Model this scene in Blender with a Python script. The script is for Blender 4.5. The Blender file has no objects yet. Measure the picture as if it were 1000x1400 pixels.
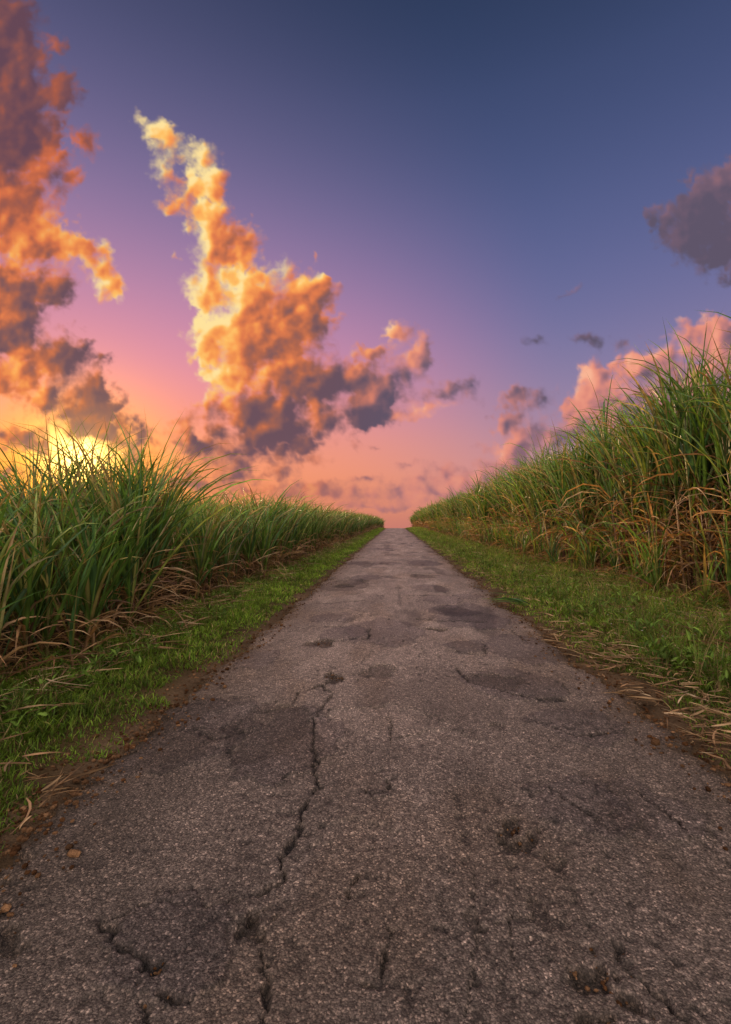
import bpy, math, numpy as np, time, bmesh
from mathutils import Vector, Matrix, Euler
t00 = time.time()
rng = np.random.default_rng(7)
scene = bpy.context.scene
# ---------------------------------------------------------------- camera
CH = 1.35; F = 660.0
PITCH = math.atan(23/660); YAW = math.atan(40/660)
SL = 11/660.0
cam_d = bpy.data.cameras.new("camera"); cam = bpy.data.objects.new("camera", cam_d)
scene.collection.objects.link(cam); scene.camera = cam
cam.location = (0, 0, CH); cam.rotation_euler = (math.pi/2+PITCH, 0, YAW)
cam_d.sensor_fit = 'VERTICAL'; cam_d.sensor_height = 36; cam_d.sensor_width = 36
cam_d.lens = 36*F/1400; cam_d.clip_start = 0.05; cam_d.clip_end = 20000
R = np.array(Euler((math.pi/2+PITCH, 0, YAW)).to_matrix())
def pdir(px, py):
    px = np.asarray(px, float); py = np.asarray(py, float)
    v = np.stack([(px-500)/F, -(py-700)/F, -np.ones_like(px)], -1)
    v = v/np.linalg.norm(v, axis=-1, keepdims=True)
    return v @ R.T
def pground(px, py):
    d = pdir(px, py)
    t = -CH/(d[..., 2]-SL*d[..., 1])
    return d[..., 0]*t, d[..., 1]*t
# ---------------------------------------------------------------- noise
def perlin(x, y, seed=0):
    x, y = np.broadcast_arrays(np.asarray(x, np.float64), np.asarray(y, np.float64))
    xi = np.floor(x).astype(np.int64); yi = np.floor(y).astype(np.int64)
    xf = x-xi; yf = y-yi
    tr_ = np.random.default_rng(1000+seed); ang = tr_.uniform(0, 2*math.pi, (256, 256))
    gx = np.cos(ang); gy = np.sin(ang)
    x0 = xi & 255; x1 = (xi+1) & 255; y0 = yi & 255; y1 = (yi+1) & 255
    u = xf*xf*xf*(xf*(xf*6-15)+10); v = yf*yf*yf*(yf*(yf*6-15)+10)
    a = gx[x0, y0]*xf+gy[x0, y0]*yf; b = gx[x1, y0]*(xf-1)+gy[x1, y0]*yf
    c = gx[x0, y1]*xf+gy[x0, y1]*(yf-1); d = gx[x1, y1]*(xf-1)+gy[x1, y1]*(yf-1)
    return 1.5*((a+(b-a)*u)*(1-v)+(c+(d-c)*u)*v)
def fbm(x, y, o=4, seed=0):
    s = 0; a = .5
    for i in range(o):
        s = s+a*perlin(x*2**i, y*2**i, seed+i); a *= .5
    return s
def sstep(a, b, x):
    t = np.clip((x-a)/(b-a), 0, 1); return t*t*(3-2*t)
def lin(h):
    c = np.array([int(h[i:i+2], 16)/255 for i in (0, 2, 4)])
    return np.where(c <= .04045, c/12.92, ((c+.055)/1.055)**2.4)
# ---------------------------------------------------------------- terrain
def T(y):
    y = np.asarray(y, float)
    k = .0005; ye = 80+(SL+.03)/(2*k)
    q = SL*y-k*np.clip(y-80, 0, ye-80)**2
    q = q-np.clip(y-ye, 0, None)*(SL+.03)
    yf = 600.0; zf = SL*ye-k*(ye-80)**2-.03*(yf-ye)
    return np.where(y > yf, zf, np.where(y < -60, -60*SL, q))
XL, XR = -1.234*CH, 1.363*CH
def edgeL(y): return XL+.16*fbm(y*.9, y*0+3.3, 4, 11)+.05*perlin(y*5, y*0+.4, 12)+.02*perlin(y*14, y*0+.4, 15)
def edgeR(y): return XR+.24*fbm(y*.8, y*0+9.3, 4, 13)+.06*perlin(y*5, y*0+.4, 14)+.02*perlin(y*14, y*0+.4, 16)
def ground_z(x, y):
    near = np.exp(-np.abs(y)/60)
    m = np.minimum(sstep(0, .35, XL+.12-x)+sstep(0, .35, x-XR+.16), 1)
    b = .035*fbm(x*1.3, y*1.3, 4, 21)+.012*perlin(x*9, y*9, 22)
    bank = .10*sstep(3.2, 4.8, x)+.06*sstep(-2.3, -3.2, x)
    return T(y)-.09+m*(.060+b*near+bank)
# ---------------------------------------------------------------- mesh helpers
def mesh_obj(name, V, Q, mat, C=None, smooth=False):
    V = np.ascontiguousarray(V, np.float32); Q = np.ascontiguousarray(Q, np.int32)
    k = Q.shape[1]
    me = bpy.data.meshes.new(name)
    me.vertices.add(len(V)); me.vertices.foreach_set("co", V.ravel())
    me.loops.add(Q.size); me.loops.foreach_set("vertex_index", Q.ravel())
    me.polygons.add(len(Q)); me.polygons.foreach_set("loop_start", np.arange(0, Q.size, k, dtype=np.int32))
    if C is not None:
        a = me.color_attributes.new("Col", 'FLOAT_COLOR', 'POINT')
        if C.shape[1] == 3: C = np.concatenate([C, np.ones((len(C), 1))], 1)
        a.data.foreach_set("color", np.ascontiguousarray(C, np.float32).ravel())
    me.update(calc_edges=True)
    me.polygons.foreach_set("use_smooth", np.full(len(Q), smooth))
    me.materials.append(mat)
    ob = bpy.data.objects.new(name, me); scene.collection.objects.link(ob)
    return ob
def grid_faces(nr, nc):
    i = np.arange(nr-1)[:, None]*nc+np.arange(nc-1)[None]
    i = i.ravel(); return np.stack([i, i+1, i+nc+1, i+nc], 1)
class Acc:
    def __init__(s): s.V = []; s.Q = []; s.C = []; s.n = 0
    def add(s, V, Q, C):
        s.V.append(V); s.Q.append(Q+s.n); s.C.append(C); s.n += len(V)
    def build(s, name, mat, smooth=False):
        return mesh_obj(name, np.concatenate(s.V), np.concatenate(s.Q), mat, np.concatenate(s.C), smooth)
def blades(acc, p0, phi, th0, th1, L, W, seg, col0, col1, three=True, tw=None, dphi=None, pw=1.4):
    n = len(phi)
    if n == 0: return
    Rr = seg+1; t = np.linspace(0, 1, Rr)[None]
    th = th0[:, None]+(th1-th0)[:, None]*t**pw
    ph = phi[:, None]+(0 if dphi is None else dphi[:, None]*t)
    d = np.stack([np.sin(th)*np.cos(ph), np.sin(th)*np.sin(ph), np.cos(th)], -1)
    step = .5*(d[:, 1:]+d[:, :-1])*(L/seg)[:, None, None]
    P = np.concatenate([np.zeros((n, 1, 3)), np.cumsum(step, 1)], 1)+p0[:, None]
    s = np.stack([-np.sin(ph), np.cos(ph), 0*ph], -1)
    nn = np.stack([np.cos(th)*np.cos(ph), np.cos(th)*np.sin(ph), -np.sin(th)], -1)
    if tw is None: tw = rng.normal(0, .7, n)
    a = tw[:, None]*(.4+t)
    s2 = s*np.cos(a)[..., None]+nn*np.sin(a)[..., None]
    n2 = nn*np.cos(a)[..., None]-s*np.sin(a)[..., None]
    w = W[:, None]*np.minimum(1, .45+t*4)*(1-t**2.0)**1.0+W[:, None]*.02
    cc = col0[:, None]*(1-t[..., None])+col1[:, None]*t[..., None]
    if three:
        V = np.stack([P-s2*w[..., None]*.5, P+n2*w[..., None]*.16, P+s2*w[..., None]*.5], 2); k = 3
    else:
        V = np.stack([P-s2*w[..., None]*.5, P+s2*w[..., None]*.5], 2); k = 2
    C = np.repeat(cc[:, :, None], k, 2)
    if three: C[:, :, 1] *= 1.25
    base = (np.arange(n)*Rr*k)[:, None, None]+(np.arange(seg)*k)[None, :, None]+np.arange(k-1)[None, None]
    b = base.ravel(); Q = np.stack([b, b+1, b+1+k, b+k], 1)
    acc.add(V.reshape(-1, 3), Q, C.reshape(-1, 3))
# ---------------------------------------------------------------- materials
def new_mat(name):
    m = bpy.data.materials.new(name); m.use_nodes = True
    nt = m.node_tree; nt.nodes.clear(); return m, nt
def N(nt, t, **kw):
    n = nt.nodes.new(t)
    for k, v in kw.items(): setattr(n, k, v)
    return n
def leaf_mat(name, trans, rough=.5, spec=.3, bright=1.0):
    m, nt = new_mat(name); l = nt.links.new
    at = N(nt, 'ShaderNodeAttribute', attribute_name="Col")
    tc = N(nt, 'ShaderNodeTexCoord')
    no = N(nt, 'ShaderNodeTexNoise'); no.inputs['Scale'].default_value = 9; no.inputs['Detail'].default_value = 0
    l(tc.outputs['Object'], no.inputs['Vector'])
    mr = N(nt, 'ShaderNodeMapRange'); mr.inputs['From Min'].default_value = .3; mr.inputs['From Max'].default_value = .7
    mr.inputs['To Min'].default_value = .65*bright; mr.inputs['To Max'].default_value = 1.35*bright
    l(no.outputs['Fac'], mr.inputs['Value'])
    mx = N(nt, 'ShaderNodeVectorMath', operation='SCALE')
    l(at.outputs['Color'], mx.inputs[0]); l(mr.outputs[0], mx.inputs['Scale'])
    p = N(nt, 'ShaderNodeBsdfPrincipled'); l(mx.outputs[0], p.inputs['Base Color'])
    p.inputs['Roughness'].default_value = rough; p.inputs['Specular IOR Level'].default_value = spec
    tr = N(nt, 'ShaderNodeBsdfTranslucent')
    m2 = N(nt, 'ShaderNodeVectorMath', operation='MULTIPLY'); m2.inputs[1].default_value = (1.5, 1.35, .7)
    l(mx.outputs[0], m2.inputs[0]); l(m2.outputs[0], tr.inputs['Color'])
    mi = N(nt, 'ShaderNodeMixShader'); mi.inputs[0].default_value = trans
    l(p.outputs[0], mi.inputs[1]); l(tr.outputs[0], mi.inputs[2])
    o = N(nt, 'ShaderNodeOutputMaterial'); l(mi.outputs[0], o.inputs[0])
    return m
def soil_mat():
    m, nt = new_mat("soil"); l = nt.links.new
    tc = N(nt, 'ShaderNodeTexCoord')
    n1 = N(nt, 'ShaderNodeTexNoise'); n1.inputs['Scale'].default_value = 2.2; n1.inputs['Detail'].default_value = 5
    n2 = N(nt, 'ShaderNodeTexNoise'); n2.inputs['Scale'].default_value = 45; n2.inputs['Detail'].default_value = 4
    n2.inputs['Roughness'].default_value = .75
    l(tc.outputs['Object'], n1.inputs['Vector']); l(tc.outputs['Object'], n2.inputs['Vector'])
    r = N(nt, 'ShaderNodeValToRGB'); e = r.color_ramp.elements
    e[0].position = .3; e[0].color = (.045, .030, .018, 1); e[1].position = .75; e[1].color = (.24, .16, .10, 1)
    x = e.new(.5); x.color = (.12, .078, .047, 1)
    mm = N(nt, 'ShaderNodeMath', operation='ADD'); m5 = N(nt, 'ShaderNodeMath', operation='MULTIPLY'); m5.inputs[1].default_value = .5
    l(n1.outputs['Fac'], mm.inputs[0]); l(n2.outputs['Fac'], mm.inputs[1]); l(mm.outputs[0], m5.inputs[0]); l(m5.outputs[0], r.inputs[0])
    at = N(nt, 'ShaderNodeAttribute', attribute_name="Col")
    mx = N(nt, 'ShaderNodeVectorMath', operation='MULTIPLY'); l(r.outputs[0], mx.inputs[0]); l(at.outputs['Color'], mx.inputs[1])
    p = N(nt, 'ShaderNodeBsdfPrincipled'); p.inputs['Roughness'].default_value = .95; l(mx.outputs[0], p.inputs['Base Color'])
    p.inputs['Specular IOR Level'].default_value = .1
    b = N(nt, 'ShaderNodeBump'); b.inputs['Strength'].default_value = .9; b.inputs['Distance'].default_value = .02
    l(n2.outputs['Fac'], b.inputs['Height']); l(b.outputs[0], p.inputs['Normal'])
    o = N(nt, 'ShaderNodeOutputMaterial'); l(p.outputs[0], o.inputs[0]); return m
def asphalt_mat():
    m, nt = new_mat("old_asphalt"); l = nt.links.new
    tc = N(nt, 'ShaderNodeTexCoord')
    at = N(nt, 'ShaderNodeAttribute', attribute_name="Col")
    v = N(nt, 'ShaderNodeTexVoronoi'); v.inputs['Scale'].default_value = 135
    v2 = N(nt, 'ShaderNodeTexVoronoi'); v2.inputs['Scale'].default_value = 60
    n = N(nt, 'ShaderNodeTexNoise'); n.inputs['Scale'].default_value = 26; n.inputs['Detail'].default_value = 6; n.inputs['Roughness'].default_value = .8
    ds_ = N(nt, 'ShaderNodeTexNoise'); ds_.inputs['Scale'].default_value = 200; ds_.inputs['Detail'].default_value = 0
    l(tc.outputs['Object'], ds_.inputs['Vector'])
    dd_ = N(nt, 'ShaderNodeVectorMath', operation='SCALE'); dd_.inputs['Scale'].default_value = .006; l(ds_.outputs['Color'], dd_.inputs[0])
    da_ = N(nt, 'ShaderNodeVectorMath', operation='ADD'); l(tc.outputs['Object'], da_.inputs[0]); l(dd_.outputs[0], da_.inputs[1])
    l(da_.outputs[0], v.inputs['Vector']); l(da_.outputs[0], v2.inputs['Vector']); l(tc.outputs['Object'], n.inputs['Vector'])
    sp = N(nt, 'ShaderNodeSeparateColor'); l(v.outputs['Color'], sp.inputs[0])
    cr = N(nt, 'ShaderNodeValToRGB'); e = cr.color_ramp.elements
    e[0].position = 0; e[0].color = (.50, .47, .46, 1); e[1].position = 1; e[1].color = (2.6, 2.4, 2.25, 1)
    x = e.new(.62); x.color = (.9, .87, .85, 1); x = e.new(.88); x.color = (1.35, 1.27, 1.20, 1)
    l(sp.outputs[0], cr.inputs[0])
    gap = N(nt, 'ShaderNodeMapRange'); gap.inputs['From Min'].default_value = .25; gap.inputs['From Max'].default_value = .85
    gap.inputs['To Min'].default_value = 1.2; gap.inputs['To Max'].default_value = .4
    l(v.outputs['Distance'], gap.inputs['Value'])
    sp2 = N(nt, 'ShaderNodeSeparateColor'); l(v2.outputs['Color'], sp2.inputs[0])
    g2 = N(nt, 'ShaderNodeMapRange'); g2.inputs['From Min'].default_value = .86; g2.inputs['From Max'].default_value = .92
    g2.inputs['To Min'].default_value = 1.0; g2.inputs['To Max'].default_value = 1.45
    l(sp2.outputs[1], g2.inputs['Value'])
    nm = N(nt, 'ShaderNodeMapRange'); nm.inputs['From Min'].default_value = .3; nm.inputs['From Max'].default_value = .7
    nm.inputs['To Min'].default_value = .5; nm.inputs['To Max'].default_value = 1.5
    l(n.outputs['Fac'], nm.inputs['Value'])
    a = N(nt, 'ShaderNodeMath', operation='MULTIPLY'); l(gap.outputs[0], a.inputs[0]); l(g2.outputs[0], a.inputs[1])
    b = N(nt, 'ShaderNodeMath', operation='MULTIPLY'); l(a.outputs[0], b.inputs[0]); l(nm.outputs[0], b.inputs[1])
    c = N(nt, 'ShaderNodeVectorMath', operation='SCALE'); l(cr.outputs[0], c.inputs[0]); l(b.outputs[0], c.inputs['Scale'])
    d = N(nt, 'ShaderNodeVectorMath', operation='MULTIPLY'); l(c.outputs[0], d.inputs[0]); l(at.outputs['Color'], d.inputs[1])
    p = N(nt, 'ShaderNodeBsdfPrincipled'); l(d.outputs[0], p.inputs['Base Color'])
    p.inputs['Roughness'].default_value = .58; p.inputs['Specular IOR Level'].default_value = .35
    hs = N(nt, 'ShaderNodeMath', operation='MULTIPLY_ADD'); hs.inputs[1].default_value = -.6
    l(v.outputs['Distance'], hs.inputs[0]); l(n.outputs['Fac'], hs.inputs[2])
    bp = N(nt, 'ShaderNodeBump'); bp.inputs['Strength'].default_value = .9; bp.inputs['Distance'].default_value = .010
    l(hs.outputs[0], bp.inputs['Height']); l(bp.outputs[0], p.inputs['Normal'])
    o = N(nt, 'ShaderNodeOutputMaterial'); l(p.outputs[0], o.inputs[0]); return m
M_leaf = leaf_mat("cane_leaf", .36, .40, .45)
M_grass = leaf_mat("grass_blade", .35, .55, .2)
M_straw = leaf_mat("dry_straw", .15, .8, .1)
M_soil = soil_mat(); M_asph = asphalt_mat()
# ---------------------------------------------------------------- ground sheet
xs = np.concatenate([-np.geomspace(14, 5000, 30)[::-1], np.arange(-13.9, 13.95, .12), np.geomspace(14, 5000, 30)])
ys = np.concatenate([-np.geomspace(2, 3000, 20)[::-1], np.arange(-1.5, 3, .08), 3+np.geomspace(.08, 150, 300)-.02, np.geomspace(160, 9000, 40)])
X, Y = np.meshgrid(xs, ys)
Z = ground_z(X, Y)
fx = sstep(-2.9, -2.6, X)*sstep(XL-.1, XL-.3, X)+sstep(XR+.1, XR+.4, X)*sstep(4.0, 3.4, X)
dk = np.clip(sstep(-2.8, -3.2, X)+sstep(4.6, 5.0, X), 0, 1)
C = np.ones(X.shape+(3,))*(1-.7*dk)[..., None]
C = C*(1-fx[..., None])+fx[..., None]*np.array([.6, .62, .45])
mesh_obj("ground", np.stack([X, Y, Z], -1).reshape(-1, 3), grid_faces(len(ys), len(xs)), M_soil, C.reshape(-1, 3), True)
# ---------------------------------------------------------------- road
nc = 500
yr = np.concatenate([np.arange(-3, .6, .06), np.geomspace(.6, 140, 1100)])
u = np.linspace(0, 1, nc)
Yr = np.repeat(yr[:, None], nc, 1)
Xr = edgeL(yr)[:, None]*(1-u)+edgeR(yr)[:, None]*u
f3a = fbm(Xr*3, Yr*3, 4, 31); f3b = fbm(Xr*3+40, Yr*3+17, 4, 41)
Xw = Xr+.06*f3a+.02*perlin(Xr*25, Yr*25, 35)
Yw = Yr+.07*f3b+.02*perlin(Xr*25, Yr*25, 45)
F12 = fbm(Xr*12, Yr*12, 3, 72); F5 = fbm(Xr*5, Yr*5, 2, 85); F16 = fbm(Xr*18, Yr*18, 3, 83)
z = .035*np.sin(np.pi*u)[None]-.02+.012*fbm(Xr*1.5, Yr*.7, 3, 51)+.005*fbm(Xr*9, Yr*9, 2, 52)
col = np.ones(Xr.shape+(3,))*np.array([.262, .212, .192])
mot = fbm(Xr*1.1, Yr*.35, 4, 61); col *= (1+.5*mot)[..., None]
mot2 = fbm(Xr*4, Yr*1.6, 4, 62); col *= (1+.4*mot2)[..., None]
br = sstep(-.05, .35, fbm(Xr*1.6+9, Yr*.8, 4, 64))[..., None]; col = col*(1-.45*br)+.45*br*np.array([.24, .175, .135])
trk = np.exp(-((Xr+.75)/.35)**2)+np.exp(-((Xr-.95)/.35)**2)
col *= (1+.10*trk)[..., None]
ctr = np.exp(-((Xr-.1+.1*perlin(Yr*.5, Yr*0+.3, 5))/.22)**2); col *= (1+.14*ctr[..., None])
eu = np.minimum(u, 1-u)[None]*3.5
ed = np.exp(-eu/.20)*(.6+1.2*np.clip(fbm(Xr*3, Yr*1.5, 3, 63)+.4, 0, 1))
ed = np.clip(ed, 0, 1)
col = col*(1-ed[..., None])+ed[..., None]*np.array([.14, .095, .062])
bite = sstep(.02, .10, .22*np.clip(.3+2*F5, 0, 1)-eu); z -= .05*bite
z = z-.045*np.exp(-eu/.05)
def rows(y0, y1):
    r = np.where((yr > y0) & (yr < y1))[0]
    return slice(r[0], r[-1]+1) if len(r) else None
def seg_dist(pts):
    best = np.full(Xr.shape, 9.); pts = np.array(pts, float); gx, gy = pground(pts[:, 0], pts[:, 1])
    for i in range(len(gx)-1):
        ax, ay, bx, by = gx[i], gy[i], gx[i+1], gy[i+1]
        sl = rows(min(ay, by)-.4, max(ay, by)+.4)
        if sl is None: continue
        px, py = Xw[sl]-ax, Yw[sl]-ay; dx, dy = bx-ax, by-ay
        t = np.clip((px*dx+py*dy)/(dx*dx+dy*dy+1e-9), 0, 1)
        best[sl] = np.minimum(best[sl], np.hypot(px-t*dx, py-t*dy))
    return best
cracks = [
 ([(462,922),(440,935),(452,950),(432,985),(430,1010),(428,1050),(432,1080),(410,1115),(412,1150),(388,1185),(385,1205),(350,1225)], .008, 1),
 ([(330,972),(360,968),(405,962),(410,945),(450,935)], .010, .9),
 ([(625,915),(640,935),(690,948),(735,957),(775,957)], .014, 1),
 ([(530,980),(535,1020)], .006, .8),
 ([(498,1078),(512,1092),(540,1082),(535,1070)], .006, 1),
 ([(140,1255),(150,1290),(185,1320),(200,1335),(230,1332)], .009, 1),
 ([(330,1268),(372,1245)], .008, 1), ([(532,1270),(535,1340)], .005, .9),
 ([(868,1082),(910,1110),(940,1135)], .007, 1), ([(750,1080),(790,1110),(835,1135)], .006, .9),
 ([(372,1310),(368,1360),(360,1400)], .006, .9), ([(190,1370),(200,1400)], .007, .9),
 ([(205,1000),(150,1025),(90,1055),(30,1100)], .012, .7), ([(725,985),(790,1010),(840,1000)], .009, .9),
 ([(455,800),(500,803)], .02, .8), ([(450,878),(505,876),(505,862)], .015, .9), ([(570,845),(600,850),(660,850)], .02, .9),
 ([(700,860),(720,880)], .012, .7), ([(430,825),(500,822)], .025, .8), ([(560,815),(620,815)], .03, .8),
 ([(480,775),(525,776)], .04, .7), ([(560,785),(600,787)], .04, .7), ([(545,800),(548,830)], .02, .4),
 ([(560,760),(585,761)], .06, .6), ([(500,760),(530,760)], .06, .5), ([(640,1200),(655,1290),(640,1400)], .003, .5), ([(700,1250),(705,1320)], .004, .6),
 ([(840,1290),(860,1330),(900,1360),(940,1400)], .007, .9), ([(260,990),(290,1010),(335,1000)], .008, .8),
 ([(145,1255),(200,1238),(290,1240),(350,1225)], .004, .6), ([(610,890),(660,898),(664,884)], .010, .8), ([(395,862),(430,855),(470,858)], .014, .7),
]
for pts, w, s in cracks:
    d = seg_dist(pts)
    ww = w*(.35+1.3*np.clip(.5+1.6*F12, 0, 1.6))
    m = np.exp(-(d/ww)**3)*s
    halo = np.exp(-(d/(w*4.0))**2)*s*np.clip(.1+1.9*F16, 0, 1)
    z -= .022*m+.008*halo
    col *= (1-.85*m)[..., None]; col *= (1-.45*halo)[..., None]
def ellg(cx, cy, Rx, Ry):
    q = np.sqrt(((Xw+.14*F5-cx)/Rx)**2+((Yw+.22*f3a-cy)/Ry)**2)
    return (1-q)*min(Rx, Ry)
def ell(px, py, rx, ry):
    cx, cy = pground(px, py); x1, _ = pground(px+rx, py); _, y1 = pground(px, py-ry); _, y2 = pground(px, py+ry)
    return ellg(cx, cy, abs(x1-cx), abs(y1-y2)/2)
def hole(s, dd):
    global col, z
    m = sstep(-.003, .010, s)
    z -= .024*m*dd
    col = col*(1-m[..., None]*.85*dd)+m[..., None]*dd*.85*(np.array([.070, .052, .041])*(1+1.4*F16)[..., None])
for px, py, rx, ry in [(435,880,20,5),(457,925,13,9),(712,1138,24,10),(862,1348,38,26),(795,1310,40,14),(25,1270,24,15),(484,1235,6,6),(348,1250,30,7),(512,1335,6,5),(762,1180,20,10),(720,1245,22,14),(640,1270,20,10),(820,1400,30,14),(235,1345,24,8),(680,998,14,5),(470,800,14,3),(600,862,16,3)]:
    hole(ell(px, py, rx, ry)+.04*F16, 1 if (px, py) not in [(720,1245),(640,1270),(762,1180),(680,998)] else .5)
patches = [(640,886,28,9,.58),(700,936,72,20,.72),(790,990,60,24,.78),(620,836,36,7,.58),(300,985,36,18,1.35),(240,1292,100,62,.74),(795,1100,60,34,.78),(470,868,36,9,.76),(520,1083,20,10,.8),(900,1110,60,40,.85),(580,770,22,4,.62),(500,790,22,4,.68),(590,805,26,5,.68),(640,815,20,4,.72),(490,845,26,6,1.3),(540,900,40,30,1.14),(350,900,30,14,.84),(600,1020,60,20,1.15),(480,1150,60,30,1.12)]
def patch(s, k):
    global col, z
    m = sstep(-.002, .006, s)
    z += .009*m*(1 if k < 1 else -1); rim = np.exp(-(s/.008)**2)*np.clip(.3+2.2*F5, 0, 1)
    col *= (1+(k-1)*m)[..., None]; col *= (1-.65*rim)[..., None]; col[..., 2] *= 1+.06*m*(k < 1)
for px, py, rx, ry, k in patches: patch(ell(px, py, rx, ry)+.012*F16, k)
prng = np.random.default_rng(21)
for i in range(34):
    y = 3*math.exp(prng.uniform(0, 2.9)); x = prng.uniform(-1.4, 1.6); a_ = prng.uniform(.12, .45)*(1+y/40)
    s = ellg(x, y, a_, a_*prng.uniform(.6, 2.2))+.03*F16
    if prng.random() < .4: hole(s*.7, prng.uniform(.35, .8))
    elif y > 4 or prng.random() < .5: patch(s, prng.choice([.7, .78, .85, 1.25]))
fr = sstep(3.5, 9, Yr)*np.clip(fbm(Xr*1.4, Yr*.5, 4, 91)*3.5-.35, 0, 1); fr = sstep(.15, .5, fr)
col *= (1-.38*fr)[..., None]; z -= .015*fr
fr2 = sstep(3, 8, Yr)*sstep(.08, .25, fbm(Xr*2.2+5, Yr*.8, 3, 95)); col *= (1+.22*fr2)[..., None]
rav = sstep(-.05, .3, fbm(Xr*1.2+3, Yr*1.0, 3, 97)+.15*(Xr > .2)*(Yr < 2.5))
pit = np.clip(fbm(Xr*15, Yr*15, 3, 92)*3-.85+.6*rav, 0, 1); col *= (1-.55*pit)[..., None]; z -= .009*pit
z += .0022*perlin(Xr*70, Yr*70, 93)
col *= (.56+.70*sstep(.9, 7, Yr))[..., None]  # vignette shading put into the road colour, darker towards the viewer
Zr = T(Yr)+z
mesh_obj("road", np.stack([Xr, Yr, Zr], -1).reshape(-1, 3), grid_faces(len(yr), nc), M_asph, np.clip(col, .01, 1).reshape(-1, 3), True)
print("road", time.time()-t00)
# ---------------------------------------------------------------- sugar cane
def pick(n, cols, w):
    c = np.array(cols)[rng.choice(len(cols), n, p=np.array(w)/sum(w))]
    return c*rng.uniform(.6, 1.35, (n, 1))
G = [(.078, .160, .026), (.115, .21, .040), (.068, .150, .052), (.20, .245, .06), (.30, .26, .09)]
GW = [4, 4, 3, 2.2, .9]
D = [(.27, .155, .075), (.37, .23, .12), (.17, .09, .05), (.46, .33, .19)]
def tubes(acc, p0, p1, r, c):
    n = len(p0); k = 5; a = np.arange(k)*2*math.pi/k
    ring = np.stack([np.cos(a), np.sin(a), 0*a], -1)
    V = np.stack([p0[:, None]+ring[None]*r[:, None, None], p1[:, None]+ring[None]*r[:, None, None]*.7], 1)
    b = (np.arange(n)*2*k)[:, None]+np.arange(k)[None]; b2 = (np.arange(n)*2*k)[:, None]+((np.arange(k)+1) % k)[None]
    Q = np.stack([b.ravel(), b2.ravel(), b2.ravel()+k, b.ravel()+k], 1)
    acc.add(V.reshape(-1, 3), Q, np.repeat(c, 2*k, 0))
def cane(acc, x, y, H, seg, nl, nd, three, wmul, side, sf=(.42, .6), wid=.036, droop=2.6, alo=.45):
    n = len(x)
    if n == 0: return
    z0 = ground_z(x, y)-.02
    hs = H*rng.uniform(sf[0], sf[1], n)
    la = rng.uniform(0, 2*math.pi, n); lm = np.abs(rng.normal(0, .11, n))
    base = np.stack([x, y, z0], -1)
    top = base+np.stack([np.cos(la)*lm*hs-side*.06*hs, np.sin(la)*lm*hs, hs], -1)
    tubes(acc, base, top, rng.uniform(.012, .019, n), pick(n, [(.24, .15, .08), (.19, .18, .06), (.16, .08, .05)], [2, 1, 1]))
    i = np.repeat(np.arange(n), nl); m = len(i)
    a = rng.uniform(0, 1, m)**.6
    p = base[i]+(top-base)[i]*(alo+(1-alo)*a)[:, None]
    rest = (z0+H)[i]-p[:, 2]
    th0 = rng.uniform(.02, .5, m)*(1.4-.9*a); th1 = rng.uniform(.3, droop, m)
    L = np.clip(rest*rng.uniform(.65, 1.2, m)*(1+.2*th1), .35, 2.2)
    phi = rng.uniform(0, 2*math.pi, m)
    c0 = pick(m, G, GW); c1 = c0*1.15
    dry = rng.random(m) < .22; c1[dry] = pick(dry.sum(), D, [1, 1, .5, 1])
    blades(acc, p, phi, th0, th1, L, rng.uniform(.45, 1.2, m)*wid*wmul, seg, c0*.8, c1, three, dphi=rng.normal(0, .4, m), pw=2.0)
    i = np.repeat(np.arange(n), nd); m = len(i)
    a = rng.uniform(0.05, 1, m)**.8; p = base[i]+(top-base)[i]*a[:, None]*.9
    L = rng.uniform(.4, .9, m)*(.55+.28*H[i])
    c0 = pick(m, D, [3, 3, 3, 1])
    blades(acc, p, rng.uniform(0, 2*math.pi, m), rng.uniform(.2, 1.1, m), rng.uniform(1.5, 3.0, m), L,
           rng.uniform(.35, .9, m)*wid*wmul, max(4, seg-3), c0, c0, three, dphi=rng.normal(0, .6, m), pw=.9)
def field(side, x_front, depth, Hf, sf, nl, nd, wid, droop, alo):
    acc = Acc()
    zones = [(.3, 9, 10, 8, True, 1), (9, 22, 7.5, 6, True, 1.1), (22, 50, 4.8, 5, False, 1.45), (50, 125, 3.0, 4, False, 2.3)]
    for y0, y1, den, seg, three, wm in zones:
        for d0, d1, dm in [(0, 1.6, 1.25), (1.6, depth, .5)]:
            n = int((y1-y0)*(d1-d0)*den*dm)
            y = rng.uniform(y0, y1, n); dd = rng.uniform(d0, d1, n)
            x = side*(x_front+dd)+side*.4*fbm(y*.45, y*0+side*7.3, 3, 101)
            H = Hf(np.abs(x), y)*(1+(.28 if side > 0 else .18)*fbm(x*.7, y*.5, 3, 111))*rng.uniform(.78, 1.08, n)
            cane(acc, x, y, H, seg, nl, nd if d0 == 0 else nd//2, three, wm, side, sf, wid, droop, alo)
    return acc
HL = lambda x, y: 1.46+.92*np.exp(-((y-6.0)/1.1)**2)*(x < 4.7)+.40*sstep(6, 11, y)+.02*(x-3)
HR = lambda x, y: 3.72-.5*sstep(9, 35, y)+.06*(x-4.4)+.40*sstep(9, 6.5, y)
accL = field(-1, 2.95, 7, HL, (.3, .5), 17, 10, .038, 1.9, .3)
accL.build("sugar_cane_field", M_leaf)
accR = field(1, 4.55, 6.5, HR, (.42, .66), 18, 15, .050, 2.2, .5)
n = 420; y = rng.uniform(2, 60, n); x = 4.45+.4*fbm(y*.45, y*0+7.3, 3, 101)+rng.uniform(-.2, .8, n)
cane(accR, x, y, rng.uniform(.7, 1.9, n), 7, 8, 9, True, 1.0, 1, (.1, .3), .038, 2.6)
accR.build("sugar_cane_field", M_leaf)
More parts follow.
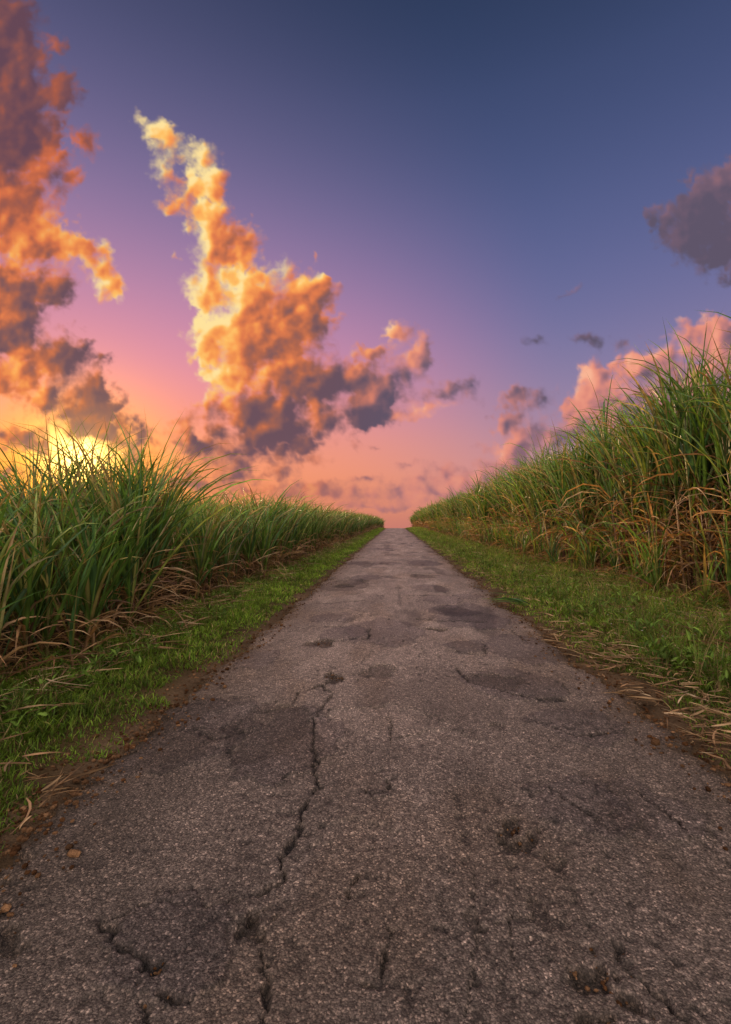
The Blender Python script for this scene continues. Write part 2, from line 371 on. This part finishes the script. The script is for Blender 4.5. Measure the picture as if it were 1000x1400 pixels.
print("cane", time.time()-t00)
# ---------------------------------------------------------------- grass verges
def grass(acc, n, x0, x1, ymax, hfun, cols, w, wb=.0055):
    y = .6*np.exp(rng.uniform(0, 1, n)**.9*math.log(ymax/.6)); x = rng.uniform(x0, x1, n)
    el = edgeL(y) if x1 < 0 else edgeR(y)
    de = np.abs(x-el)*np.where((x < el) if x1 < 0 else (x > el), 1, 0)
    pat = fbm(x*1.6, y*1.1, 4, 131)
    thin = .35*sstep(3.3, 4.3, x)*(x1 > 0)+.3*sstep(-2.5, -3.0, x)
    keep = (de > .03+.55*np.clip(pat+.15, 0, 1)) & (rng.random(n) < sstep(-.45, .05, pat-thin+.3*sstep(0, .4, de)))
    x, y, de = x[keep], y[keep], de[keep]; n = len(x)
    h = hfun(de, x, y)*rng.uniform(.5, 1.3, n)*(1+1.3*fbm(x*2.3, y*2.3, 2, 133))
    p = np.stack([x, y, ground_z(x, y)-.01], -1)
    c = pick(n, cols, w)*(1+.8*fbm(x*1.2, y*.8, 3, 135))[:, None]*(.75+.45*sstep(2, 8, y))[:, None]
    W = wb*(1+y/7)*rng.uniform(.6, 1.4, n)
    near = y < 9
    for mk, sg in ((near, 3), (~near, 2)):
        blades(acc, p[mk], rng.uniform(0, 6.283, mk.sum()), rng.uniform(0, .6, mk.sum()), rng.uniform(.4, 1.9, mk.sum()), np.clip(h[mk], .02, 1),
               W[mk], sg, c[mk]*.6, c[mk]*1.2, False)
GC = [(.15, .26, .028), (.21, .33, .042), (.11, .20, .028), (.30, .30, .08), (.40, .29, .15)]
a = Acc()
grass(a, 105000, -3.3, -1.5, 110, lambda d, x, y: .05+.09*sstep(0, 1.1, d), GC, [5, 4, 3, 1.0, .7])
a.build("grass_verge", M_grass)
a = Acc()
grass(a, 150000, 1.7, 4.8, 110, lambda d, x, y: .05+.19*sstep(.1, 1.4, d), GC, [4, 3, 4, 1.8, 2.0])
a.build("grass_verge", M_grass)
a = Acc()
def weeds(nc_, xa, xb, hh):
    yc = 1.6*np.exp(rng.uniform(0, 1, nc_)*math.log(35)); xc = rng.uniform(xa, xb, nc_)
    k = 18; i = np.repeat(np.arange(nc_), k); m = len(i)
    H = rng.uniform(.4, 1, nc_)*hh
    x = xc[i]+rng.normal(0, .06, m); y = yc[i]+rng.normal(0, .06, m)
    p = np.stack([x, y, ground_z(x, y)+rng.uniform(0, .8, m)*H[i]], -1)
    c = pick(m, [(.12, .21, .035), (.17, .28, .05), (.09, .16, .03)], [1, 1, 1])
    blades(a, p, rng.uniform(0, 6.283, m), rng.uniform(.3, 1.2, m), rng.uniform(1.0, 2.0, m), rng.uniform(.05, .14, m), rng.uniform(.014, .032, m), 4, c*.8, c*1.15, True)
    j = np.repeat(np.arange(nc_), 5); m = len(j)
    p = np.stack([xc[j], yc[j], ground_z(xc[j], yc[j])], -1)
    c = pick(m, [(.16, .22, .05), (.28, .22, .10)], [1, 1])
    blades(a, p, rng.uniform(0, 6.283, m), rng.uniform(0, .3, m), rng.uniform(.1, .8, m), H[j]*1.3, np.full(m, .006), 4, c, c, False)
weeds(620, 2.4, 4.4, .5); weeds(190, -3.1, -2.4, .28)
a.build("weeds", M_grass)
a = Acc(); nf = 110
yf_ = 2.2*np.exp(rng.uniform(0, 1, nf)*math.log(6)); xf_ = rng.uniform(2.5, 4.2, nf)
hf_ = rng.uniform(.14, .34, nf); zf_ = ground_z(xf_, yf_)
g_ = np.tile([[.12, .2, .04]], (nf, 1))
blades(a, np.stack([xf_, yf_, zf_], -1), rng.uniform(0, 6.28, nf), np.full(nf, .05), np.full(nf, .05), hf_, np.full(nf, .005), 2, g_, g_, False, tw=np.zeros(nf))
j = np.repeat(np.arange(nf), 6); ph = np.tile(np.arange(6)*2*math.pi/6, nf); m = len(j)
wc = np.tile([[.72, .68, .66]], (m, 1))
blades(a, np.stack([xf_[j], yf_[j], zf_[j]+hf_[j]-.004], -1), ph, np.full(m, 1.1), np.full(m, 1.6), np.full(m, .014), np.full(m, .011), 2, wc, wc, False, tw=np.zeros(m))
a.build("wildflowers", M_straw)
# ---------------------------------------------------------------- straw litter
a = Acc()
def straw(n, x, y, lmin, lmax, w=.014):
    p = np.stack([x, y, ground_z(x, y)+rng.uniform(.02, .12, n)], -1)
    c = pick(n, [(.42, .28, .16), (.30, .18, .10), (.52, .39, .25), (.18, .11, .06)], [3, 3, 1.0, 2.5])
    blades(a, p, rng.uniform(0, 6.283, n), rng.uniform(1.2, 1.62, n), rng.uniform(1.5, 1.75, n), rng.uniform(lmin, lmax, n), rng.uniform(.35, 1.2, n)*w, 5, c, c, False, tw=rng.normal(0, 1, n), dphi=rng.normal(0, .7, n))
n = 9500; y = .8+rng.uniform(0, 1, n)**1.6*40; straw(n, 3.1+2.3*rng.uniform(0, 1, n)**.8, y, .12, .7, .020)
n = 4500; y = 1.5+rng.uniform(0, 1, n)**1.6*40; straw(n, rng.uniform(-3.6, -2.5, n), y, .12, .5, .015)
n = 2400; y = .8+rng.uniform(0, 1, n)**1.4*30; straw(n, rng.uniform(1.95, 3.4, n), y, .05, .32, .011)
for px, py, rx, ry, k in [(850,890,40,15,70),(960,1010,60,25,60),(760,868,20,14,60),(700,828,30,4,50),(980,985,40,20,30),(830,905,35,12,60),(60,1085,70,30,24),(230,850,20,15,60),(930,960,40,25,40),(950,850,60,20,240),(880,930,60,30,80),(800,880,60,20,90),(930,820,60,14,200)]:
    gx, gy = pground(px+rng.normal(0, .7, k)*rx, py+rng.normal(0, .7, k)*ry)
    gx = np.where(px > 500, np.maximum(gx, XR+.02), np.minimum(gx, XL-.02))
    straw(k, gx, gy, .06, .34, .013)
a.build("dry_cane_litter", M_straw)
a = Acc(); gx, gy = pground(705, 829); k = 16
c = pick(k, G[:3], [1, 1, 1])
p = np.stack([gx+rng.normal(0, .05, k)+.15, gy+rng.normal(0, .1, k), T(gy)+.03+rng.uniform(0, .03, k)], -1)
blades(a, p, math.pi+rng.normal(0, .45, k), rng.uniform(1.1, 1.45, k), rng.uniform(1.65, 1.75, k), rng.uniform(.35, .8, k), np.full(k, .03), 6, c, c, False)
a.build("fallen_cane_top", M_leaf)
# ---------------------------------------------------------------- loose stones
bm = bmesh.new(); bmesh.ops.create_icosphere(bm, subdivisions=1, radius=1)
tv = np.array([v.co[:] for v in bm.verts]); tf = np.array([[v.index for v in f.verts] for f in bm.faces]); bm.free()
n = 7000
y = .8*np.exp(rng.uniform(0, 1, n)*math.log(30)); sd = rng.random(n) < .5
x = np.where(sd, edgeL(y)+rng.normal(0, .15, n)-.02, edgeR(y)+rng.normal(0, .17, n)+.03)
r = np.abs(rng.normal(.004, .006, n))+.003
px = np.array([862, 795, 457, 712, 225, 440]); py = np.array([1348, 1310, 925, 1138, 1335, 880]); gx, gy = pground(px, py)
i = rng.integers(0, 6, 260); x[:260] = gx[i]+rng.normal(0, .05, 260); y[:260] = gy[i]+rng.normal(0, .05, 260); r[:260] = rng.uniform(.003, .009, 260)
gx, gy = pground(900, 826); x[260:263] = gx+np.array([0, .2, -.15]); y[260:263] = gy+np.array([0, .1, .15]); r[260:263] = [.12, .06, .05]
inside = (x > edgeL(y)+.03) & (x < edgeR(y)-.03)
zz = np.where(inside, T(y)-.002, np.maximum(ground_z(x, y), T(y)-.05)+r*.2)
sc = rng.uniform(.6, 1.3, (n, 1, 3))*np.array([1, 1, .65])
V = tv[None]*sc*r[:, None, None]*rng.uniform(.85, 1.15, (n, len(tv), 1))+np.stack([x, y, zz], -1)[:, None]
Q = (tf[None]+(np.arange(n)*len(tv))[:, None, None]).reshape(-1, 3)
c = np.repeat(pick(n, [(.16, .13, .11), (.25, .21, .18), (.10, .07, .05)], [2, 1, 2]), len(tv), 0)
mesh_obj("loose_gravel", V.reshape(-1, 3), Q, M_soil, c*7)
# ---------------------------------------------------------------- sun direction
SUN = Vector(pdir(108, 628).tolist()).normalized()
# ---------------------------------------------------------------- clouds (far sheets standing 4 km out)
step = 1.6
gx_ = np.arange(-260, 1260, step); gy_ = np.arange(-220, 735, step)
PX, PY = np.meshgrid(gx_, gy_)
WX = PX+14*fbm(PX/70, PY/70, 2, 201)+6*perlin(PX/26, PY/26, 202)+3.6*perlin(PX/11, PY/11, 203)+2.2*perlin(PX/5.5, PY/5.5, 204)
WY = PY+12*fbm(PX/70, PY/70, 2, 211)+6*perlin(PX/26, PY/26, 212)+3.4*perlin(PX/11, PY/11, 213)+2.1*perlin(PX/5.5, PY/5.5, 214)
B = [ # x,y,rx,ry,angle,shade
 (-20,60,98,130,0,.16),(5,170,90,120,0,.14),(-60,100,120,220,0,.2),(10,280,100,66,0,.5),(60,330,80,44,15,.75),(120,345,38,30,20,.85),(158,392,30,34,30,.9),(138,368,26,26,30,.9),(100,110,24,16,30,.35),(112,190,48,22,30,.35),(95,240,30,40,0,.35),(75,60,22,30,0,.3),(82,130,32,42,0,.25),
 (0,400,90,64,0,.35),(65,395,54,44,0,.05),(10,455,84,54,0,.2),(85,488,74,44,5,.0),(0,520,70,40,0,.7),(100,568,74,36,15,.0),(60,540,66,32,15,.5),(150,595,50,30,10,.02),(197,596,26,28,0,.1),(25,594,74,30,0,.15),(15,650,50,16,0,.1),(-100,450,110,90,0,.3),(-120,600,90,30,0,.3),(30,500,50,24,0,.45),(110,530,56,32,0,.15),(130,560,50,30,0,.05),(180,625,50,18,0,.1),(50,615,60,14,5,.1),
 (203,165,24,14,30,.95),(234,190,44,30,25,.95),(277,214,36,30,20,.8),(222,230,30,38,0,.9),(292,255,32,40,0,.75),(262,262,32,24,0,.7),(232,285,24,22,0,.6),(272,300,36,32,0,.7),
 (303,330,58,52,20,.8),(330,330,32,38,0,.35),(290,395,48,54,0,1.0),(350,400,70,52,10,.75),(415,398,46,40,20,.8),(286,465,46,42,0,1.05),(345,465,84,66,0,.70),(425,440,50,66,0,.2),(400,430,54,54,0,.4),
 (400,520,96,56,0,.20),(460,520,64,50,0,.08),(315,515,58,40,0,.85),(372,580,86,54,0,.02),(320,622,92,28,-5,.05),(405,606,66,34,-10,.0),(275,612,44,32,0,.05),(256,572,24,32,0,.3),(352,550,34,34,0,.1),(310,560,36,32,0,.5),(445,575,60,30,-10,.08),
 (515,550,68,34,-25,.12),(552,503,54,32,-20,.3),(577,478,30,38,0,.45),(508,487,42,24,-10,.65),(545,455,24,18,30,.65),(484,562,58,30,0,.08),(530,522,58,34,-20,.18),(431,347,9,14,10,.7),(240,353,9,8,0,.6),(250,486,7,4,0,.6),
 (950,315,70,54,10,.0),(985,250,58,50,0,.16),(1000,335,76,52,0,.02),(912,300,34,32,0,.05),(960,352,54,26,15,.0),(1060,290,80,90,0,.1),
 (946,470,42,38,0,.80),(912,498,54,38,-20,.65),(870,508,38,42,0,.8),(992,470,50,48,0,.7),(822,532,46,44,-20,.8),(792,566,44,38,0,.7),(860,570,84,50,0,.35),(960,540,80,60,0,.35),(1060,500,80,70,0,.5),(756,598,46,28,0,.45),(905,535,60,30,0,.35),
 (735,466,34,13,5,.0),(805,466,32,14,0,.0),(853,468,22,14,-20,.05),(618,530,50,18,-20,.1),(645,528,22,28,0,.05),(600,540,40,10,-5,.2),(712,545,26,28,0,.3),(700,575,34,24,-15,.2),(742,596,36,22,0,.3),(738,552,22,15,0,.25),(775,400,26,7,-25,.2),
 (610,643,30,20,0,.4),(690,636,56,26,-10,.4),(722,612,50,28,-10,.45),(640,656,78,20,0,.4),(720,650,60,24,0,.4),(590,674,76,13,0,.35),(384,646,24,13,0,.05),(362,652,28,6,0,.1),(498,652,26,10,-15,.15),(430,669,48,12,0,.25),(312,654,42,20,0,.15),(250,662,60,15,0,.15),(540,667,22,9,0,.25),(575,560,60,9,-8,.95),(560,570,40,7,0,.85),(430,630,32,10,0,.2),(455,676,76,11,0,.3),(700,674,80,13,0,.35),(340,674,72,10,0,.25),(180,650,54,14,0,.15),
 (510,610,18,6,0,.25),(560,632,24,7,0,.3),(500,692,90,8,0,.35),(650,690,60,8,0,.35),(670,610,24,12,0,.35),(568,655,34,10,0,.35),
]
kk = 7.0
acc_ = np.full(PX.shape, math.exp(-60/kk)); S = np.zeros(PX.shape); Wt = np.full(PX.shape, 1e-6); SZ = np.zeros(PX.shape)
for (cx, cy, rx, ry, an, sh) in B:
    ext = 3.0*max(rx, ry)
    ix = np.where(np.abs(gx_-cx) < ext+30)[0]; iy = np.where(np.abs(gy_-cy) < ext+30)[0]
    if len(ix) == 0 or len(iy) == 0: continue
    s_ = (slice(iy[0], iy[-1]+1), slice(ix[0], ix[-1]+1))
    dx = WX[s_]-cx; dy = WY[s_]-cy; ca, sa = math.cos(math.radians(an)), math.sin(math.radians(an))
    q = ((dx*ca+dy*sa)/rx)**2+((-dx*sa+dy*ca)/ry)**2
    sd1 = (1-np.sqrt(q))*min(rx, ry)**.75*2.2
    acc_[s_] += np.exp(np.clip(sd1, -60, 80)/kk)
    w = np.exp(-q*1.5); S[s_] += w*sh; Wt[s_] += w; SZ[s_] += w*min(rx, ry)
sd_ = kk*np.log(acc_)
S = S/Wt; SZ = SZ/Wt
bil = np.abs(perlin(WX/52, WY/52, 221))*.5+np.abs(perlin(WX/25, WY/25, 222))*.28+np.abs(perlin(PX/12, PY/12, 223))*.15+np.abs(perlin(PX/6, PY/6, 224))*.07
bil = bil/.35-1
amp = np.clip(SZ*.30, 2.5, 12)
Dn = sd_+amp*bil-2.5+7*fbm(PX/14, PY/14, 4, 226)*np.clip(SZ/20, .4, 1)
soft = 9+28*np.clip(.35+fbm(PX/60, PY/60, 3, 231), 0, 1)
soft = np.minimum(soft, 4+SZ*.7)
alpha = sstep(0, 1, Dn/soft)
alpha *= np.clip(.8+.6*sstep(0, 26, Dn), 0, 1)
SX, SY = 108., 628.
ds = np.hypot(PX-SX, (PY-SY)*1.3)
alpha *= .1+.9*sstep(12, 42, ds)
ky = np.fft.fftfreq(PX.shape[0], step)[:, None]; kx = np.fft.rfftfreq(PX.shape[1], step)[None]
def blur(A, s): return np.fft.irfft2(np.fft.rfft2(A)*np.exp(-2*(math.pi*s)**2*(kx**2+ky**2)), s=A.shape)
Hh = 26*(1-np.exp(-np.clip(Dn, 0, None)/26))+8*bil*sstep(0, 12, Dn)
lx, ly = -.86, -.40
def relief(s):
    gy2, gx2 = np.gradient(blur(Hh, s), step)
    return -(gx2*lx+gy2*ly)
ul = sstep(460, 180, PY)*sstep(200, 130, PX)
ur = sstep(820, 880, PX)*sstep(430, 400, PY)
rel = .50*np.tanh(relief(9)*2.0)+.36*np.tanh(relief(4)*1.3)+.22*np.tanh(relief(1.8)*1.0)
thick = sstep(0, 34, Dn)
ks = 1-.35*ul-.5*ur
I = S+.36*ks*rel+.24*(1-thick)*(ds < 620)+ks*(.52*fbm(WX/50, WY/50, 3, 241)+.30*fbm(PX/18, PY/18, 3, 246))
I = np.clip(I, 0, 1.15); I = .5*I+.5*blur(I, 1.4)
hue = sstep(430, 640, PX+.25*(PY-400))
xs_ = [0, .2, .4, .6, .8, 1.0, 1.15]
warm = np.array([lin(h) for h in ('6c515c', '875c5a', 'b0674f', 'e07c4e', 'f99d54', 'ffc268', 'ffe29c')])
pink = np.array([lin(h) for h in ('5f5569', '745e70', '986d76', 'c37f7c', 'e28e7c', 'f09e84', 'f8b494')])
cw = np.stack([np.interp(I, xs_, warm[:, k]) for k in range(3)], -1)
cp = np.stack([np.interp(I, xs_, pink[:, k]) for k in range(3)], -1)
cc = cw*(1-hue[..., None])+cp*hue[..., None]
cc = cc*(1-.7*ul[..., None])+.7*ul[..., None]*cc*np.array([.82, .68, .82])
hz = sstep(590, 700, PY)[..., None]*.35; cc = cc*(1-hz)+hz*lin('bc7a76')
glow = np.exp(-ds/42)[..., None]; cc = cc+glow*np.array([1.1, .5, .06])
Dm = pdir(PX, PY)*4000+np.array([0, 0, CH])
Fq = grid_faces(len(gy_), len(gx_)); av = alpha.ravel()
keep = (av[Fq].max(1) > .004); Fq = Fq[keep]
used = np.zeros(av.size, bool); used[Fq.ravel()] = True
remap = np.cumsum(used)-1
Vc = Dm.reshape(-1, 3)[used]; Cc = np.concatenate([cc.reshape(-1, 3), av[:, None]], 1)[used]; Fq = remap[Fq]
m, nt = new_mat("sunset_cloud"); l = nt.links.new
at = N(nt, 'ShaderNodeAttribute', attribute_name="Col")
em = N(nt, 'ShaderNodeEmission'); tr = N(nt, 'ShaderNodeBsdfTransparent'); mi = N(nt, 'ShaderNodeMixShader')
l(at.outputs['Color'], em.inputs['Color']); l(at.outputs['Alpha'], mi.inputs[0]); l(tr.outputs[0], mi.inputs[1]); l(em.outputs[0], mi.inputs[2])
o = N(nt, 'ShaderNodeOutputMaterial'); l(mi.outputs[0], o.inputs[0])
m.cycles.emission_sampling = 'NONE'
mesh_obj("clouds", Vc, Fq, m, Cc, True)
print("clouds", time.time()-t00)
# ---------------------------------------------------------------- world sky
w = bpy.data.worlds.new("sky"); scene.world = w; w.use_nodes = True
nt = w.node_tree; nt.nodes.clear(); l = nt.links.new
tc = N(nt, 'ShaderNodeTexCoord'); nrm = N(nt, 'ShaderNodeVectorMath', operation='NORMALIZE'); l(tc.outputs['Generated'], nrm.inputs[0])
sx = N(nt, 'ShaderNodeSeparateXYZ'); l(nrm.outputs[0], sx.inputs[0])
def ramp(stops):
    r = N(nt, 'ShaderNodeValToRGB'); r.color_ramp.interpolation = 'B_SPLINE'; e = r.color_ramp.elements
    for i, (el, h) in enumerate(stops):
        p = math.sin(math.radians(el)); x = e[i] if i < 2 else e.new(p)
        x.position = p; x.color = (*lin(h), 1)
    l(sx.outputs['Z'], r.inputs[0]); return r
cool = ramp([(0, 'b87874'), (60, '1e2b49'), (3, 'd08b80'), (7, 'c28c94'), (13, '9885a6'), (22, '6f709e'), (32, '535d8a'), (42, '3b486e'), (50, '2a3856')])
wrm = ramp([(0, 'c47468'), (60, '3a3a5a'), (3, 'e68862'), (7, 'f6976e'), (12, 'ee948a'), (18, 'd98eaa'), (26, 'ab82aa'), (35, '7a6e98'), (45, '545376')])
dt = N(nt, 'ShaderNodeVectorMath', operation='DOT_PRODUCT'); l(nrm.outputs[0], dt.inputs[0]); dt.inputs[1].default_value = SUN
f1 = N(nt, 'ShaderNodeMapRange', interpolation_type='SMOOTHSTEP'); f1.inputs['From Min'].default_value = .58; f1.inputs['From Max'].default_value = .98
l(dt.outputs['Value'], f1.inputs['Value'])
mx = N(nt, 'ShaderNodeMix', data_type='RGBA'); l(f1.outputs[0], mx.inputs[0]); l(cool.outputs[0], mx.inputs[6]); l(wrm.outputs[0], mx.inputs[7])
def powglow(p, colr, prev):
    a1 = N(nt, 'ShaderNodeMath', operation='MAXIMUM'); a1.inputs[1].default_value = 0; l(dt.outputs['Value'], a1.inputs[0])
    a2 = N(nt, 'ShaderNodeMath', operation='POWER'); a2.inputs[1].default_value = p; l(a1.outputs[0], a2.inputs[0])
    s = N(nt, 'ShaderNodeVectorMath', operation='SCALE'); s.inputs[0].default_value = colr; l(a2.outputs[0], s.inputs['Scale'])
    ad = N(nt, 'ShaderNodeVectorMath', operation='ADD'); l(prev, ad.inputs[0]); l(s.outputs[0], ad.inputs[1]); return ad.outputs[0]
o1 = powglow(900, (4.5, 2.9, .9), mx.outputs[2]); o1 = powglow(130, (.75, .32, -.10), o1); o1 = powglow(30, (.18, .03, -.06), o1)
# added fill: unseen sky behind and overhead is brightened to light the ground
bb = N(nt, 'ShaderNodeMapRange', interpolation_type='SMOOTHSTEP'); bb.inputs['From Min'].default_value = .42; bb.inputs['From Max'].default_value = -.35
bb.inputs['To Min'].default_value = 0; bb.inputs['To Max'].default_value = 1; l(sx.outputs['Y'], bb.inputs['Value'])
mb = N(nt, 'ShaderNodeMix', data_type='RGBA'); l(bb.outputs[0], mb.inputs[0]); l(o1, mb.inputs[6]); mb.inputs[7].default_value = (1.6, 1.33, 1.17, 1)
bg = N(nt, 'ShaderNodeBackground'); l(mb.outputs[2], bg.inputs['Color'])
sk = N(nt, 'ShaderNodeTexSky'); sk.sky_type = 'NISHITA'; sk.sun_disc = False
sk.sun_elevation = math.asin(SUN.z); sk.sun_rotation = math.atan2(SUN.x, SUN.y)
bg2 = N(nt, 'ShaderNodeBackground'); bg2.inputs['Strength'].default_value = .002; l(sk.outputs[0], bg2.inputs['Color'])
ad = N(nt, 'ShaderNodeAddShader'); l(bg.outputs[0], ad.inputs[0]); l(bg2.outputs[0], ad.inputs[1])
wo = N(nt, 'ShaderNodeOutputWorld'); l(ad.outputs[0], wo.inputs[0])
# ---------------------------------------------------------------- sun
sl_ = bpy.data.lights.new("sun", 'SUN'); sl_.energy = 4.0; sl_.angle = math.radians(4); sl_.color = (1, .64, .34)
so = bpy.data.objects.new("sun", sl_); scene.collection.objects.link(so)
so.rotation_euler = SUN.to_track_quat('Z', 'Y').to_euler(); so.location = (-20, 30, 12)
scene.view_settings.view_transform = 'Standard'; scene.view_settings.look = 'None'; scene.view_settings.exposure = 0
print("faces", sum(len(o.data.polygons) for o in scene.objects if o.type == 'MESH'), time.time()-t00)
